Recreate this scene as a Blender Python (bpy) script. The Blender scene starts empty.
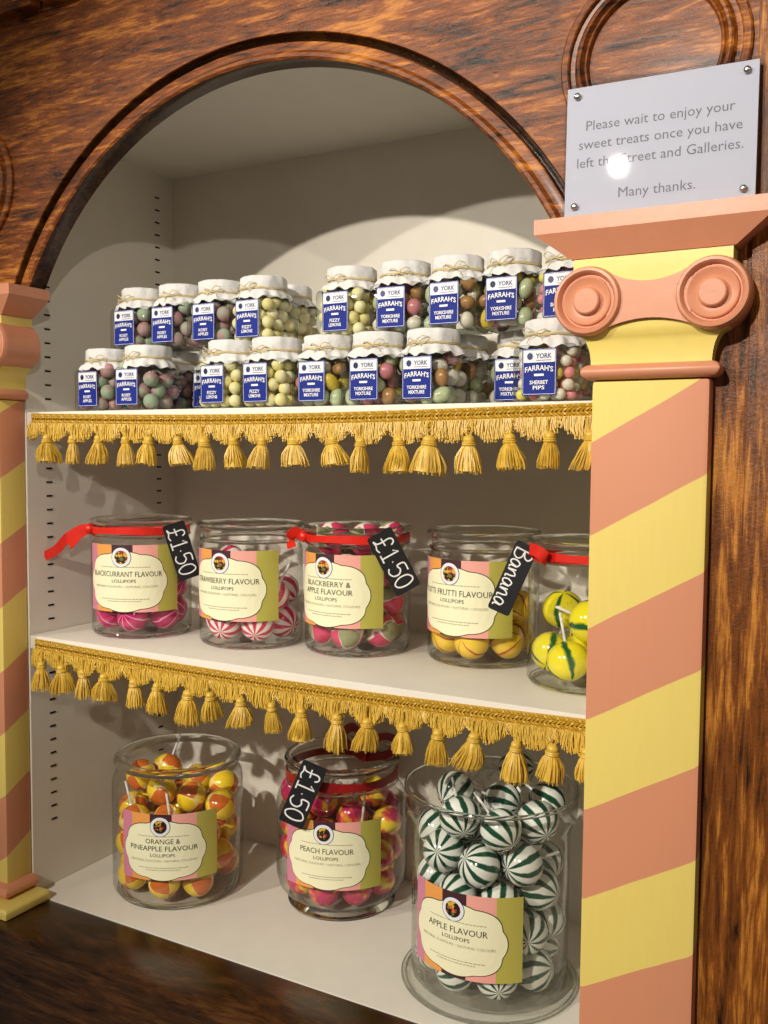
import bpy, bmesh, math, random
import numpy as np
from mathutils import Vector, Matrix, Euler
PI = math.pi
rng = random.Random(7)
scene = bpy.context.scene
COL = scene.collection

# ------------------------------------------------------------------ helpers
class MB:
    """collects verts / faces / material slots, then links ONE mesh object"""
    def __init__(s): s.v = []; s.f = []; s.m = []
    def add(s, vs, fs, mi=0):
        b = len(s.v); s.v += [tuple(p) for p in vs]
        s.f += [tuple(i + b for i in f) for f in fs]; s.m += [mi] * len(fs)
    def box(s, x0, x1, y0, y1, z0, z1, mi=0):
        s.add([(x0,y0,z0),(x1,y0,z0),(x1,y1,z0),(x0,y1,z0),(x0,y0,z1),(x1,y0,z1),(x1,y1,z1),(x0,y1,z1)],
              [(0,3,2,1),(4,5,6,7),(0,1,5,4),(1,2,6,5),(2,3,7,6),(3,0,4,7)], mi)
    def lathe(s, prof, n=48, mi=0, axis='z', c=(0,0,0), closed=False):
        vs = []; fs = []
        for r, h in prof:
            for k in range(n):
                a = 2*PI*k/n
                if axis == 'z': vs.append((c[0]+r*math.cos(a), c[1]+r*math.sin(a), c[2]+h))
                else: vs.append((c[0]+r*math.cos(a), c[1]+h, c[2]-r*math.sin(a)))
        m = len(prof)
        for i in range(m if closed else m-1):
            j = (i+1) % m
            for k in range(n):
                l = (k+1) % n
                fs.append((i*n+k, i*n+l, j*n+l, j*n+k))
        s.add(vs, fs, mi)
    def torus(s, R, r, z=0, n=56, k=10, mi=0, rz=None, c=(0,0)):
        rz = rz or r
        s.lathe([(R + r*math.cos(2*PI*i/k), rz*math.sin(2*PI*i/k)) for i in range(k)], n, mi, 'z', (c[0], c[1], z), True)
    def tube(s, pts, rad, k=6, mi=0, cap=True, flat=None):
        pts = [Vector(p) for p in pts]; n = len(pts); vs = []; fs = []
        up = None
        for i, p in enumerate(pts):
            t = (pts[min(i+1, n-1)] - pts[max(i-1, 0)])
            t = t.normalized() if t.length > 1e-9 else Vector((0,0,1))
            if up is None: up = t.orthogonal().normalized()
            up = (up - t*up.dot(t)); up = up.normalized() if up.length > 1e-6 else t.orthogonal().normalized()
            w = t.cross(up)
            r = rad[i] if isinstance(rad, (list, tuple)) else rad
            for j in range(k):
                a = 2*PI*j/k; vs.append(p + up*(r*math.cos(a)) + w*(r*math.sin(a)))
        for i in range(n-1):
            for j in range(k):
                l = (j+1) % k; fs.append((i*k+j, i*k+l, (i+1)*k+l, (i+1)*k+j))
        if cap: fs += [tuple(range(k-1, -1, -1)), tuple(range((n-1)*k, n*k))]
        s.add(vs, fs, mi)
    def ball(s, r, c=(0,0,0), n=20, m=12, sc=(1,1,1), mi=0):
        vs = [(c[0], c[1], c[2]-r*sc[2])]; fs = []
        for i in range(1, m):
            t = PI*i/m
            for k in range(n):
                a = 2*PI*k/n
                vs.append((c[0]+r*sc[0]*math.sin(t)*math.cos(a), c[1]+r*sc[1]*math.sin(t)*math.sin(a), c[2]-r*sc[2]*math.cos(t)))
        vs.append((c[0], c[1], c[2]+r*sc[2])); L = len(vs)-1
        for k in range(n): fs.append((0, 1+(k+1) % n, 1+k))
        for i in range(m-2):
            for k in range(n):
                a = 1+i*n+k; b = 1+i*n+(k+1) % n; fs.append((a, b, b+n, a+n))
        for k in range(n): fs.append((L, L-n+k, L-n+(k+1) % n))
        s.add(vs, fs, mi)
    def poly(s, pts, mi=0): s.add(pts, [tuple(range(len(pts)))], mi)
    def xf(s, fn): s.v = [tuple(fn(p)) for p in s.v]; return s
    def merge(s, o, mi=None, fn=None):
        s.add([fn(p) for p in o.v] if fn else o.v, o.f, 0)
        s.m[len(s.m)-len(o.f):] = [mi]*len(o.f) if mi is not None else o.m
    def mesh(s, name, mats, smooth=True, angle=40):
        me = bpy.data.meshes.new(name); me.from_pydata(s.v, [], s.f)
        for m in (mats if isinstance(mats, (list, tuple)) else [mats]): me.materials.append(m)
        me.polygons.foreach_set('material_index', s.m)
        if smooth:
            me.polygons.foreach_set('use_smooth', [True]*len(s.f))
            try: me.set_sharp_from_angle(angle=math.radians(angle))
            except Exception: pass
        me.update(); return me
    def build(s, name, mats, parent=None, smooth=True, loc=None, rot=None, angle=40, bevel=0):
        me = s.mesh(name, mats, smooth, angle)
        if bevel:
            bm = bmesh.new(); bm.from_mesh(me)
            bmesh.ops.remove_doubles(bm, verts=bm.verts, dist=1e-5)
            es = [e for e in bm.edges if len(e.link_faces) == 2 and e.calc_face_angle(0) > .6]
            bmesh.ops.bevel(bm, geom=es, offset=bevel, segments=2, affect='EDGES', profile=.6)
            bm.to_mesh(me); bm.free()
            me.polygons.foreach_set('use_smooth', [True]*len(me.polygons))
            try: me.set_sharp_from_angle(angle=math.radians(50))
            except Exception: pass
        return link(name, me, parent, loc, rot)

def link(name, me, parent=None, loc=None, rot=None):
    o = bpy.data.objects.new(name, me); COL.objects.link(o)
    if parent is not None: o.parent = parent
    if loc is not None: o.location = loc
    if rot is not None: o.rotation_euler = rot
    return o
def tag(o, label, cat, group=None, kind=None):
    o['label'] = label; o['category'] = cat
    if group: o['group'] = group
    if kind: o['kind'] = kind
    return o
def thing(name, label, cat, loc=(0,0,0), rot=(0,0,0), group=None):
    o = link(name, None, None, loc, rot); o.empty_display_size = .02
    return tag(o, label, cat, group)
def copy_tree(src, loc, rot, label, cat, group, kids):
    r = src.copy(); COL.objects.link(r); r.location = loc; r.rotation_euler = rot
    tag(r, label, cat, group)
    for ch in kids:
        c = ch.copy(); COL.objects.link(c); c.parent = r
    return r

_tc = {}
def text_mb(txt, size, sx=1.0, align='CENTER', bold=0.0):
    """text as flat geometry in the x,z plane (facing -y): list of (x,z) and faces"""
    key = (txt, size, sx, align, bold)
    if key in _tc: return _tc[key]
    cu = bpy.data.curves.new('lettering', 'FONT'); cu.body = txt; cu.size = size; cu.align_x = align
    cu.resolution_u = 2; cu.offset = bold
    ob = bpy.data.objects.new('lettering', cu); COL.objects.link(ob)
    dg = bpy.context.evaluated_depsgraph_get(); dg.update()
    me = bpy.data.meshes.new_from_object(ob.evaluated_get(dg))
    vs = [(v.co.x*sx, v.co.y) for v in me.vertices]; fs = [tuple(p.vertices) for p in me.polygons]
    bpy.data.objects.remove(ob); bpy.data.curves.remove(cu); bpy.data.meshes.remove(me)
    _tc[key] = (vs, fs); return vs, fs
def fit_text(txt, width, height, bold=0.0):
    """text scaled to the given width and cap height"""
    vs, fs = text_mb(txt, 1.0, 1.0, 'CENTER', bold)
    xs = [p[0] for p in vs]; zs = [p[1] for p in vs]
    w = max(xs)-min(xs); cap = .70
    cx = (max(xs)+min(xs))/2
    return [((p[0]-cx)*width/w, p[1]*height/cap) for p in vs], fs

# ------------------------------------------------------------------ materials
def nt(name):
    m = bpy.data.materials.new(name); m.use_nodes = True
    t = m.node_tree; t.nodes.clear(); out = t.nodes.new('ShaderNodeOutputMaterial'); return m, t, out
def N(t, typ, **kw):
    n = t.nodes.new(typ)
    for k, v in kw.items():
        if k in n.inputs: n.inputs[k].default_value = v
        else: setattr(n, k, v)
    return n
def math_n(t, op, a, b=None, c=None):
    n = t.nodes.new('ShaderNodeMath'); n.operation = op
    for i, x in enumerate((a, b, c)):
        if x is None: continue
        if isinstance(x, (int, float)): n.inputs[i].default_value = x
        else: t.links.new(x, n.inputs[i])
    return n.outputs[0]
def mixc(t, fac, a, b):
    n = t.nodes.new('ShaderNodeMix'); n.data_type = 'RGBA'
    for s, x in ((n.inputs[0], fac), (n.inputs[6], a), (n.inputs[7], b)):
        if isinstance(x, (int, float)): s.default_value = x
        elif isinstance(x, tuple): s.default_value = (*x[:3], 1)
        else: t.links.new(x, s)
    return n.outputs[2]
def ramp(t, fac, stops, interp='LINEAR'):
    n = t.nodes.new('ShaderNodeValToRGB'); cr = n.color_ramp; cr.interpolation = interp
    while len(cr.elements) < len(stops): cr.elements.new(.5)
    for e, (p, c) in zip(cr.elements, stops): e.position = p; e.color = (*c, 1)
    t.links.new(fac, n.inputs[0]); return n.outputs[0]
def lin(r, g, b):
    f = lambda c: (c/255/12.92) if c/255 <= .04045 else ((c/255+.055)/1.055)**2.4
    return (f(r), f(g), f(b))
def principled(t, out, base, rough=.5, spec=.5, coat=0, metal=0, bump=None, bstr=.2, bdist=.002, coat_rough=.05):
    p = t.nodes.new('ShaderNodeBsdfPrincipled')
    if isinstance(base, tuple): p.inputs['Base Color'].default_value = (*base, 1)
    else: t.links.new(base, p.inputs['Base Color'])
    p.inputs['Roughness'].default_value = rough; p.inputs['Specular IOR Level'].default_value = spec
    p.inputs['Coat Weight'].default_value = coat; p.inputs['Coat Roughness'].default_value = coat_rough
    p.inputs['Metallic'].default_value = metal
    if bump is not None:
        b = N(t, 'ShaderNodeBump', Strength=bstr, Distance=bdist); t.links.new(bump, b.inputs['Height'])
        t.links.new(b.outputs[0], p.inputs['Normal'])
    t.links.new(p.outputs[0], out.inputs[0]); return p
def coord(t, scale=(1,1,1), rot=(0,0,0), loc=(0,0,0)):
    tc = t.nodes.new('ShaderNodeTexCoord'); mp = t.nodes.new('ShaderNodeMapping')
    mp.inputs['Scale'].default_value = scale; mp.inputs['Rotation'].default_value = rot; mp.inputs['Location'].default_value = loc
    t.links.new(tc.outputs['Object'], mp.inputs[0]); return mp.outputs[0]
def noise(t, vec, scale=5, detail=4, rough=.5, dist=0):
    n = N(t, 'ShaderNodeTexNoise', Scale=scale, Detail=detail, Roughness=rough, Distortion=dist)
    t.links.new(vec, n.inputs['Vector']); return n.outputs[0]

def plain(name, col, rough=.5, spec=.5, coat=0, metal=0, var=.06, nscale=40, bstr=.1, bdist=.001):
    m, t, out = nt(name); v = coord(t); n = noise(t, v, nscale, 4)
    c = mixc(t, n, tuple(x*(1-var) for x in col), tuple(min(1, x*(1+var)) for x in col))
    principled(t, out, c, rough, spec, coat, metal, n, bstr, bdist); return m

def wood(name, grain, c0, c1, c2, rough=.3, glitter=.5):
    """brushed imitation grain: long streaks over cloudy darker patches, under a bumpy varnish"""
    m, t, out = nt(name)
    x = grain == 'x'
    sc = (4.2, 14, 30) if x else (30, 14, 2.6); rot = (0, -.16 if x else .03, 0)
    v = coord(t, sc, rot); n1 = noise(t, v, 1.5, 9, .66, 1.6)
    v2 = coord(t, tuple(q*3.2 for q in sc), rot); n2 = noise(t, v2, 1.6, 7, .65, .8)
    v3 = coord(t, (1.6, 1, 3) if x else (3, 1, 1.2)); n3 = noise(t, v3, 2.2, 5, .6, .6)
    f = math_n(t, 'ADD', math_n(t, 'MULTIPLY', n1, .50), math_n(t, 'MULTIPLY', n2, .36))
    f = math_n(t, 'ADD', f, math_n(t, 'MULTIPLY', n3, .36))
    mid = tuple((a*.45+b*.55) for a, b in zip(c0, c1))
    c = ramp(t, f, [(.49, c0), (.555, mid), (.62, c1), (.69, tuple((a+b)/2 for a, b in zip(c1, c2))), (.79, c2)])
    v4 = coord(t, (1, 1, 1)); fine = noise(t, v4, 210, 4, .65)
    h = math_n(t, 'ADD', math_n(t, 'MULTIPLY', fine, .8), math_n(t, 'MULTIPLY', n2, .8))
    principled(t, out, c, rough, .32, .06, 0, h, glitter, .0016, .2); return m

def thin_glass(name, tint=(.97,.98,.97), edge=(.5,.55,.5), gl=.75, rough=.02):
    m, t, out = nt(name)
    lw = N(t, 'ShaderNodeLayerWeight', Blend=.5); f = lw.outputs['Facing']
    f3 = math_n(t, 'POWER', f, 3.0); f5 = math_n(t, 'POWER', f, 4.0)
    tr = t.nodes.new('ShaderNodeBsdfTransparent'); t.links.new(mixc(t, f3, tint, edge), tr.inputs[0])
    g = N(t, 'ShaderNodeBsdfGlossy', Roughness=rough)
    mx = t.nodes.new('ShaderNodeMixShader')
    t.links.new(math_n(t, 'ADD', math_n(t, 'MULTIPLY', f5, gl), .045), mx.inputs[0])
    t.links.new(tr.outputs[0], mx.inputs[1]); t.links.new(g.outputs[0], mx.inputs[2])
    t.links.new(mx.outputs[0], out.inputs[0]); return m
def solid_glass(name, col=(.93,.95,.93)):
    m, t, out = nt(name); g = N(t, 'ShaderNodeBsdfGlass', Roughness=.0, IOR=1.5); g.inputs[0].default_value = (*col, 1)
    t.links.new(g.outputs[0], out.inputs[0]); return m

def angle_nodes(t):
    tc = t.nodes.new('ShaderNodeTexCoord'); sp = t.nodes.new('ShaderNodeSeparateXYZ'); t.links.new(tc.outputs['Object'], sp.inputs[0])
    a = math_n(t, 'ARCTAN2', sp.outputs[1], sp.outputs[0]); return a, sp.outputs[2], tc.outputs['Object']
def candy_stripe(name, ca, cb, n, duty, twist=0, soft=.04, wob=.25, cap=None):
    """ca base, cb stripe; n stripes meeting at the poles"""
    m, t, out = nt(name); a, z, o = angle_nodes(t)
    nz = noise(t, o, 60, 2)
    ph = math_n(t, 'ADD', math_n(t, 'MULTIPLY', a, n/(2*PI)), math_n(t, 'MULTIPLY', z, twist))
    ph = math_n(t, 'ADD', ph, math_n(t, 'MULTIPLY', nz, wob))
    fr = math_n(t, 'FRACT', math_n(t, 'ADD', ph, 50))
    d = math_n(t, 'ABSOLUTE', math_n(t, 'SUBTRACT', fr, .5))
    c = ramp(t, d, [(max(0, duty/2-soft), cb), (duty/2+soft, ca)])
    principled(t, out, c, .16, .5, .5); return m
def candy_checker(name, ca, cb, line, lw=.06):
    m, t, out = nt(name); a, z, o = angle_nodes(t)
    nz = math_n(t, 'MULTIPLY', math_n(t, 'SUBTRACT', noise(t, o, 45, 2), .5), .9)
    s1 = math_n(t, 'SINE', math_n(t, 'ADD', math_n(t, 'MULTIPLY', a, 2), nz))
    s2 = math_n(t, 'ADD', math_n(t, 'MULTIPLY', z, 45), nz)
    pr = math_n(t, 'MULTIPLY', s1, s2)
    c = ramp(t, math_n(t, 'ADD', pr, .5), [(.5-lw*1.2, ca), (.5-lw*.5, line), (.5+lw*.5, line), (.5+lw*1.2, cb)])
    principled(t, out, c, .16, .5, .5); return m
def candy_blotch(name, stops, sc=38):
    m, t, out = nt(name); a, z, o = angle_nodes(t)
    oi = t.nodes.new('ShaderNodeObjectInfo')
    va = t.nodes.new('ShaderNodeVectorMath'); va.operation = 'ADD'; t.links.new(o, va.inputs[0]); t.links.new(oi.outputs['Random'], va.inputs[1])
    f = noise(t, va.outputs[0], sc, 2, .5, .4)
    c = ramp(t, f, stops); principled(t, out, c, .16, .5, .5); return m

M = {}
M['cream'] = plain('cabinet_paint', (.76,.71,.62), .55, .3, var=.05, nscale=18)
M['shelfpaint'] = plain('shelf_paint', (.80,.755,.67), .5, .35, var=.05, nscale=22)
M['slot'] = plain('dark_slot', (.012,.010,.008), .8, .1)
M['wood'] = wood('grained_wood', 'x', lin(26,11,3), lin(132,68,20), lin(226,146,54), .36, .8)
M['woodv'] = wood('upright_grained_wood', 'z', lin(24,11,3), lin(124,68,22), lin(222,148,58), .36, .7)
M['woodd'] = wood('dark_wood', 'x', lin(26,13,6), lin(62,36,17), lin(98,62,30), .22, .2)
M['pink'] = plain('pink_paint', lin(212,142,108), .38, .5, var=.05, nscale=60, bstr=.25, bdist=.0008)
M['yellow'] = plain('yellow_paint', lin(232,208,112), .38, .5, var=.05, nscale=60, bstr=.25, bdist=.0008)
def striped(name, ox, phase):
    m, t, out = nt(name); tc = t.nodes.new('ShaderNodeTexCoord'); sp = t.nodes.new('ShaderNodeSeparateXYZ'); t.links.new(tc.outputs['Object'], sp.inputs[0])
    u = math_n(t, 'ADD', sp.outputs[0], sp.outputs[1])
    w = noise(t, tc.outputs['Object'], 14, 2)
    h = math_n(t, 'SUBTRACT', sp.outputs[2], math_n(t, 'MULTIPLY', u, .58))
    h = math_n(t, 'ADD', h, math_n(t, 'MULTIPLY', math_n(t, 'SUBTRACT', w, .5), .004))
    f = math_n(t, 'FRACT', math_n(t, 'ADD', math_n(t, 'DIVIDE', math_n(t, 'SUBTRACT', h, phase), .2226), 20))
    c = ramp(t, f, [(0, lin(232,208,112)), (.498, lin(232,208,112)), (.502, lin(212,142,108))], 'LINEAR')
    fine = noise(t, coord(t, (1,1,.12)), 160, 3)
    c = mixc(t, math_n(t, 'MULTIPLY', fine, .10), c, (.35,.2,.12))
    principled(t, out, c, .55, .3, 0, 0, fine, .15, .0006); return m
def gold(name, a, b):
    m, t, out = nt(name); v = coord(t, (1,1,.25)); n = noise(t, v, 420, 3)
    c = mixc(t, n, a, b); principled(t, out, c, .42, .6, 0, 0, n, .4, .0006); return m
M['gold'] = gold('gold_braid', lin(158,112,18), lin(232,190,66))
M['gold2'] = gold('gold_thread', lin(184,136,26), lin(242,206,88))
M['jarglass'] = thin_glass('clear_jar_glass', (.985,.985,.98), (.55,.55,.49), .8)
M['sqglass'] = thin_glass('green_tinged_glass', (.91,.92,.90), (.13,.17,.14), .85)
M['clearbase'] = thin_glass('clear_base_glass', (.985,.985,.98), (.8,.8,.76), .30)
M['rim'] = solid_glass('rim_glass', (.95,.96,.94))
M['cello'] = thin_glass('cellophane', (.96,.96,.96), (.9,.9,.9), .9, .12)
M['stick'] = plain('paper_stick', (.82,.82,.78), .5)
M['ribbon'] = plain('red_satin', lin(214,34,18), .35, .6, var=.15, nscale=70)
M['ribbond'] = plain('dark_red_satin', lin(150,18,20), .33, .6, var=.15, nscale=70)
M['tagblack'] = plain('black_card', lin(26,26,30), .55, .4)
M['chalk'] = plain('white_pen', (.86,.86,.86), .6)
M['cloth'] = plain('white_cloth', (.74,.73,.72), .8, .2, var=.07, nscale=120, bstr=.5, bdist=.003)
M['twine'] = plain('natural_twine', lin(214,196,150), .8, .1, var=.15, nscale=300)
M['blue'] = plain('blue_print', lin(20,40,132), .55, .2, var=.03)
M['white'] = plain('white_print', (.82,.82,.84), .42, .5, var=.02)
M['navy'] = plain('navy_print', lin(34,44,110), .42, .5, var=.03)
M['l_mauve'] = plain('mauve_print', lin(206,128,152), .45, .4, var=.03)
M['l_orange'] = plain('orange_print', lin(232,158,82), .45, .4, var=.03)
M['l_plum'] = plain('plum_print', lin(70,40,44), .45, .4, var=.03)
M['l_pink'] = plain('pink_print', lin(240,168,156), .45, .4, var=.03)
M['l_olive'] = plain('olive_print', lin(184,176,82), .45, .4, var=.03)
M['l_cream'] = plain('cream_print', lin(242,238,202), .45, .4, var=.02)
M['l_ink'] = plain('brown_ink', lin(66,58,44), .5, .3, var=.02)
M['l_grey'] = plain('grey_ink', lin(168,164,136), .5, .3, var=.02)
def fruit_mat():
    m, t, out = nt('fruit_print'); v = coord(t); vo = N(t, 'ShaderNodeTexVoronoi', Scale=210.0); t.links.new(v, vo.inputs['Vector'])
    sp = t.nodes.new('ShaderNodeSeparateColor'); t.links.new(vo.outputs['Color'], sp.inputs[0])
    c = ramp(t, sp.outputs[0], [(0, lin(40,24,26)), (.3, lin(150,40,52)), (.5, lin(214,172,60)), (.72, lin(96,120,52)), (.88, lin(206,110,50))], 'CONSTANT')
    principled(t, out, c, .45, .4); return m
M['fruit'] = fruit_mat()
M['metal'] = plain('screw_metal', (.7,.68,.64), .25, .5, 0, 1)
M['acrylic'] = thin_glass('acrylic', (.95,.95,.96), (.75,.75,.78), .5, .012)
M['paper'] = plain('grey_paper', lin(212,214,226), .7, .2, 0, var=.02)
M['signink'] = plain('grey_letters', lin(128,128,138), .5, .3, var=.02)
M['candy_black'] = candy_stripe('blackcurrant_candy', lin(196,34,104), lin(240,176,198), 9, .12, 8)
M['candy_straw'] = candy_stripe('strawberry_candy', lin(246,232,226), lin(208,48,92), 8, .50, 10)
M['candy_bb'] = candy_checker('blackberry_candy', lin(212,62,104), lin(150,152,112), lin(238,226,214), .07)
M['candy_tutti'] = candy_stripe('tutti_candy', lin(246,206,58), lin(176,36,50), 6, .12, 8)
M['candy_ban'] = candy_stripe('banana_candy', lin(240,226,34), lin(28,92,44), 4, .20, 4)
M['candy_or'] = candy_checker('orange_candy', lin(240,206,44), lin(214,112,44), lin(246,222,140), .05)
M['candy_peach'] = candy_blotch('peach_candy', [(.42, lin(188,36,92)), (.50, lin(206,70,76)), (.555, lin(236,150,60)), (.61, lin(242,212,60))])
M['candy_apple'] = candy_stripe('apple_candy', lin(236,238,228), lin(22,74,52), 9, .42, 10)
def sugar(name, c1, c2):
    m, t, out = nt(name); oi = t.nodes.new('ShaderNodeObjectInfo'); tc = t.nodes.new('ShaderNodeTexCoord')
    va = t.nodes.new('ShaderNodeVectorMath'); va.operation = 'ADD'; t.links.new(tc.outputs['Object'], va.inputs[0]); t.links.new(oi.outputs['Random'], va.inputs[1])
    f = noise(t, va.outputs[0], 45, 2); c = ramp(t, f, [(.44, c1), (.56, c2)])
    fine = noise(t, tc.outputs['Object'], 900, 2)
    c = mixc(t, math_n(t, 'MULTIPLY', fine, .35), c, (.75,.72,.68))
    principled(t, out, c, .55, .4, 0, 0, fine, .5, .0008); return m
M['rosy'] = sugar('rosy_sugar', lin(146,172,140), lin(176,112,120))
M['rosy2'] = sugar('rosy_sugar_pink', lin(182,118,122), lin(160,150,136))
M['lemon'] = sugar('lemon_sugar', lin(246,232,140), lin(252,244,190))
for k, c in (('pale green', (190,200,160)), ('white', (226,220,204)), ('yellow', (222,194,70)), ('pink', (204,128,136)), ('amber', (176,132,84))):
    M['mix_'+k] = plain('boiled_'+k.replace(' ', '_'), lin(*c), .22, .5, .3, var=.18, nscale=110)
for k, c in (('pip_yellow', (240,224,110)), ('pip_pink', (234,150,150)), ('pip_white', (238,230,214))):
    M[k] = plain(k, lin(*c), .4, .4, .2, var=.06)

# ------------------------------------------------------------------ cabinet
Z1, Z2, Z3 = .0857, -.3113, -.7866      # tops of the three shelves
W, D = 1.034, .386
ACX, ACZ, AR = .5146, .051, .520
cab = thing('display_cabinet', 'dark wood-grained shop cabinet with a round arched opening and cream painted shelves', 'cabinet', (ACX, .2, Z3))
def loc_fn(p): return (p[0]-ACX, p[1]-.2, p[2]-Z3)
def cpart(name, mb, mats, parent=cab, **kw):
    if parent is cab: mb.xf(loc_fn)
    return mb.build(name, mats, parent, **kw)

# fascia board with the arch cut out
PXR, PXL = 1.0985, -.0695               # pilaster axes
CUTZ = .285
XL, XR, ZT = -.52, 1.203, .96
mb = MB()
RB = .557
a0 = math.asin((CUTZ-ACZ)/RB); n = 72
arc = []; outr = []
for i in range(n+1):
    a = PI - a0 + (2*a0-PI)*i/n
    c, s = math.cos(a), math.sin(a)
    arc.append((ACX+RB*c, ACZ+RB*s))
    tx = ((XR-ACX)/c if c > 1e-6 else (XL-ACX)/c if c < -1e-6 else 9); tz = (ZT-ACZ)/max(s, 1e-6)
    k = min(tx, tz); outr.append((ACX+k*c, ACZ+k*s))
def plate(mb, pin, pout, y0, y1):
    n = len(pin)
    vs = [(x, y0, z) for x, z in pin]+[(x, y0, z) for x, z in pout]+[(x, y1, z) for x, z in pin]+[(x, y1, z) for x, z in pout]
    fs = []
    for i in range(n-1):
        fs += [(i, i+1, n+i+1, n+i), (2*n+i, 3*n+i, 3*n+i+1, 2*n+i+1), (i+1, i, 2*n+i, 2*n+i+1)]
    mb.add(vs, fs)
plate(mb, arc, outr, -.036, 0)
# corner infill at the two top corners and below the radial ends
for i in range(n):
    (x0, z0), (x1, z1) = outr[i], outr[i+1]
    if abs(x0-x1) > 1e-6 and abs(z0-z1) > 1e-6:
        cx, cz = (XL if x0 < ACX else XR), ZT
        mb.poly([(x0,-.036,z0),(x1,-.036,z1),(cx,-.036,cz)])
# side boards beside the pilasters, down to the sill
zl = outr[0][1]; zr = outr[-1][1]
mb.box(XL, arc[0][0]-.0, -.036, 0, CUTZ, CUTZ+.0005)
mb.poly([(XL,-.036,CUTZ),(arc[0][0],-.036,CUTZ),(XL,-.036,zl)])
mb.poly([(XR,-.036,CUTZ),(XR,-.036,zr),(arc[-1][0],-.036,CUTZ)])
cpart('arched_fascia', mb, M['wood'], smooth=False)
for bx0, bx1 in ((XL, PXL-.0685), (PXR+.0685, XR)):
    mb = MB(); mb.box(bx0, bx1, -.036, 0, Z3-.5, CUTZ); cpart('side_board', mb, M['woodv'], smooth=False)
# arch moulding: profile swept round the opening
prof = [(.5575,-.036),(.5568,-.0362),(.5560,-.034),(.5535,-.0235),(.5490,-.0175),(.5468,-.0185),(.5462,-.029),(.5448,-.0318),(.538,-.0330),(.5332,-.0330),(.5318,-.0343),(.5285,-.0372),(.5238,-.0372),(.5208,-.0345),(.5200,-.031),(.5202,-.02),(.5215,0),(.5575,0)]
mb = MB(); vs = []; fs = []; n = 110; K = len(prof); a0 = .434
for i in range(n+1):
    a = PI-a0+(2*a0-PI)*i/n
    for r, y in prof: vs.append((ACX+r*math.cos(a), y, ACZ+r*math.sin(a)))
for i in range(n):
    for k in range(K-1): fs.append((i*K+k, i*K+k+1, (i+1)*K+k+1, (i+1)*K+k))
mb.add(vs, fs)
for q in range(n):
    for k in (2, 3, 4, 5, 13, 14, 15): mb.m[q*(K-1)+k] = 1  # dark wood: groove's own tone, and shade coloured into the arch's inner underside
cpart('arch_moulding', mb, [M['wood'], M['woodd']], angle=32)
# roundels
for rx in (PXR-.009, -.085):
    mb = MB()
    mb.lathe([(.1085,.0),(.108,-.0045),(.106,-.0065),(.0995,-.0072),(.0980,-.006),(.0970,-.0012),(.0920,-.0008),(.0905,-.003),(.0890,-.0085),(.0865,-.0105),(.0835,-.0095),(.0815,-.0055),(.0800,-.0035),(.0785,-.0060),(.0765,-.0065),(.0748,-.004),(.0742,.0002)], 72, 0, 'y', (rx, -.036, .475))
    cpart('ring_moulding', mb, M['wood'], angle=32)
# dentil blocks under the cornice
for x in (-.094, .012, .117):
    mb = MB(); mb.box(x, x+.084, -.060, -.0362, .738, .86); cpart('dentil_block', mb, M['wood'], smooth=False, bevel=.003)
# stile to the right
mb = MB(); mb.box(1.2035, 1.62, -.046, 0, Z3-.5, .96); cpart('right_stile', mb, M['woodv'], smooth=False, bevel=.003)
# carcass
mb = MB(); mb.box(-.02, W+.02, D, D+.015, Z3-.02, .60); cpart('back_panel', mb, M['cream'], smooth=False)
for x0, x1 in ((-.02, 0), (W, W+.02)):
    mb = MB(); mb.box(x0, x1, .0005, D, Z3-.02, .60); sp = cpart('side_panel', mb, M['cream'], smooth=False)
    if x0 > 0: continue
    pm = None
    for yp in (.0495, .3372):
        for k in range(-9, 44):
            z = .3111-.025*k
            if z < Z3+.105 or z > .57 or abs(z-Z1+.01) < .015 or abs(z-Z2+.01) < .015: continue
            if pm is None: b = MB(); b.box(-.0008, .0008, -.0065, .0065, -.0016, .0016); pm = b.mesh('pin_slot', M['slot'], smooth=False)
            link('pin_slot', pm, sp, loc_fn((0, yp, z)))
mb = MB(); mb.box(-.02, W+.02, .0005, D, .585, .60); cpart('top_panel', mb, M['cream'], smooth=False)
for z in (Z1, Z2):
    mb = MB(); mb.box(.0015, W-.0015, 0, D-.0005, z-.024, z); cpart('shelf', mb, M['shelfpaint'], smooth=False, bevel=.0015)
mb = MB(); mb.box(.0005, W-.0005, 0, D-.0005, Z3-.02, Z3); cpart('bottom_shelf', mb, M['shelfpaint'], smooth=False)
mb = MB(); mb.box(XL, 1.62, -.118, -.0005, Z3-.03, Z3-.001); cpart('sill', mb, M['woodd'], smooth=False, bevel=.004)
mb = MB(); mb.box(XL, 1.62, -.112, -.03, Z3-.66, Z3-.0305); cpart('lower_panel', mb, M['woodd'], smooth=False)

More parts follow.
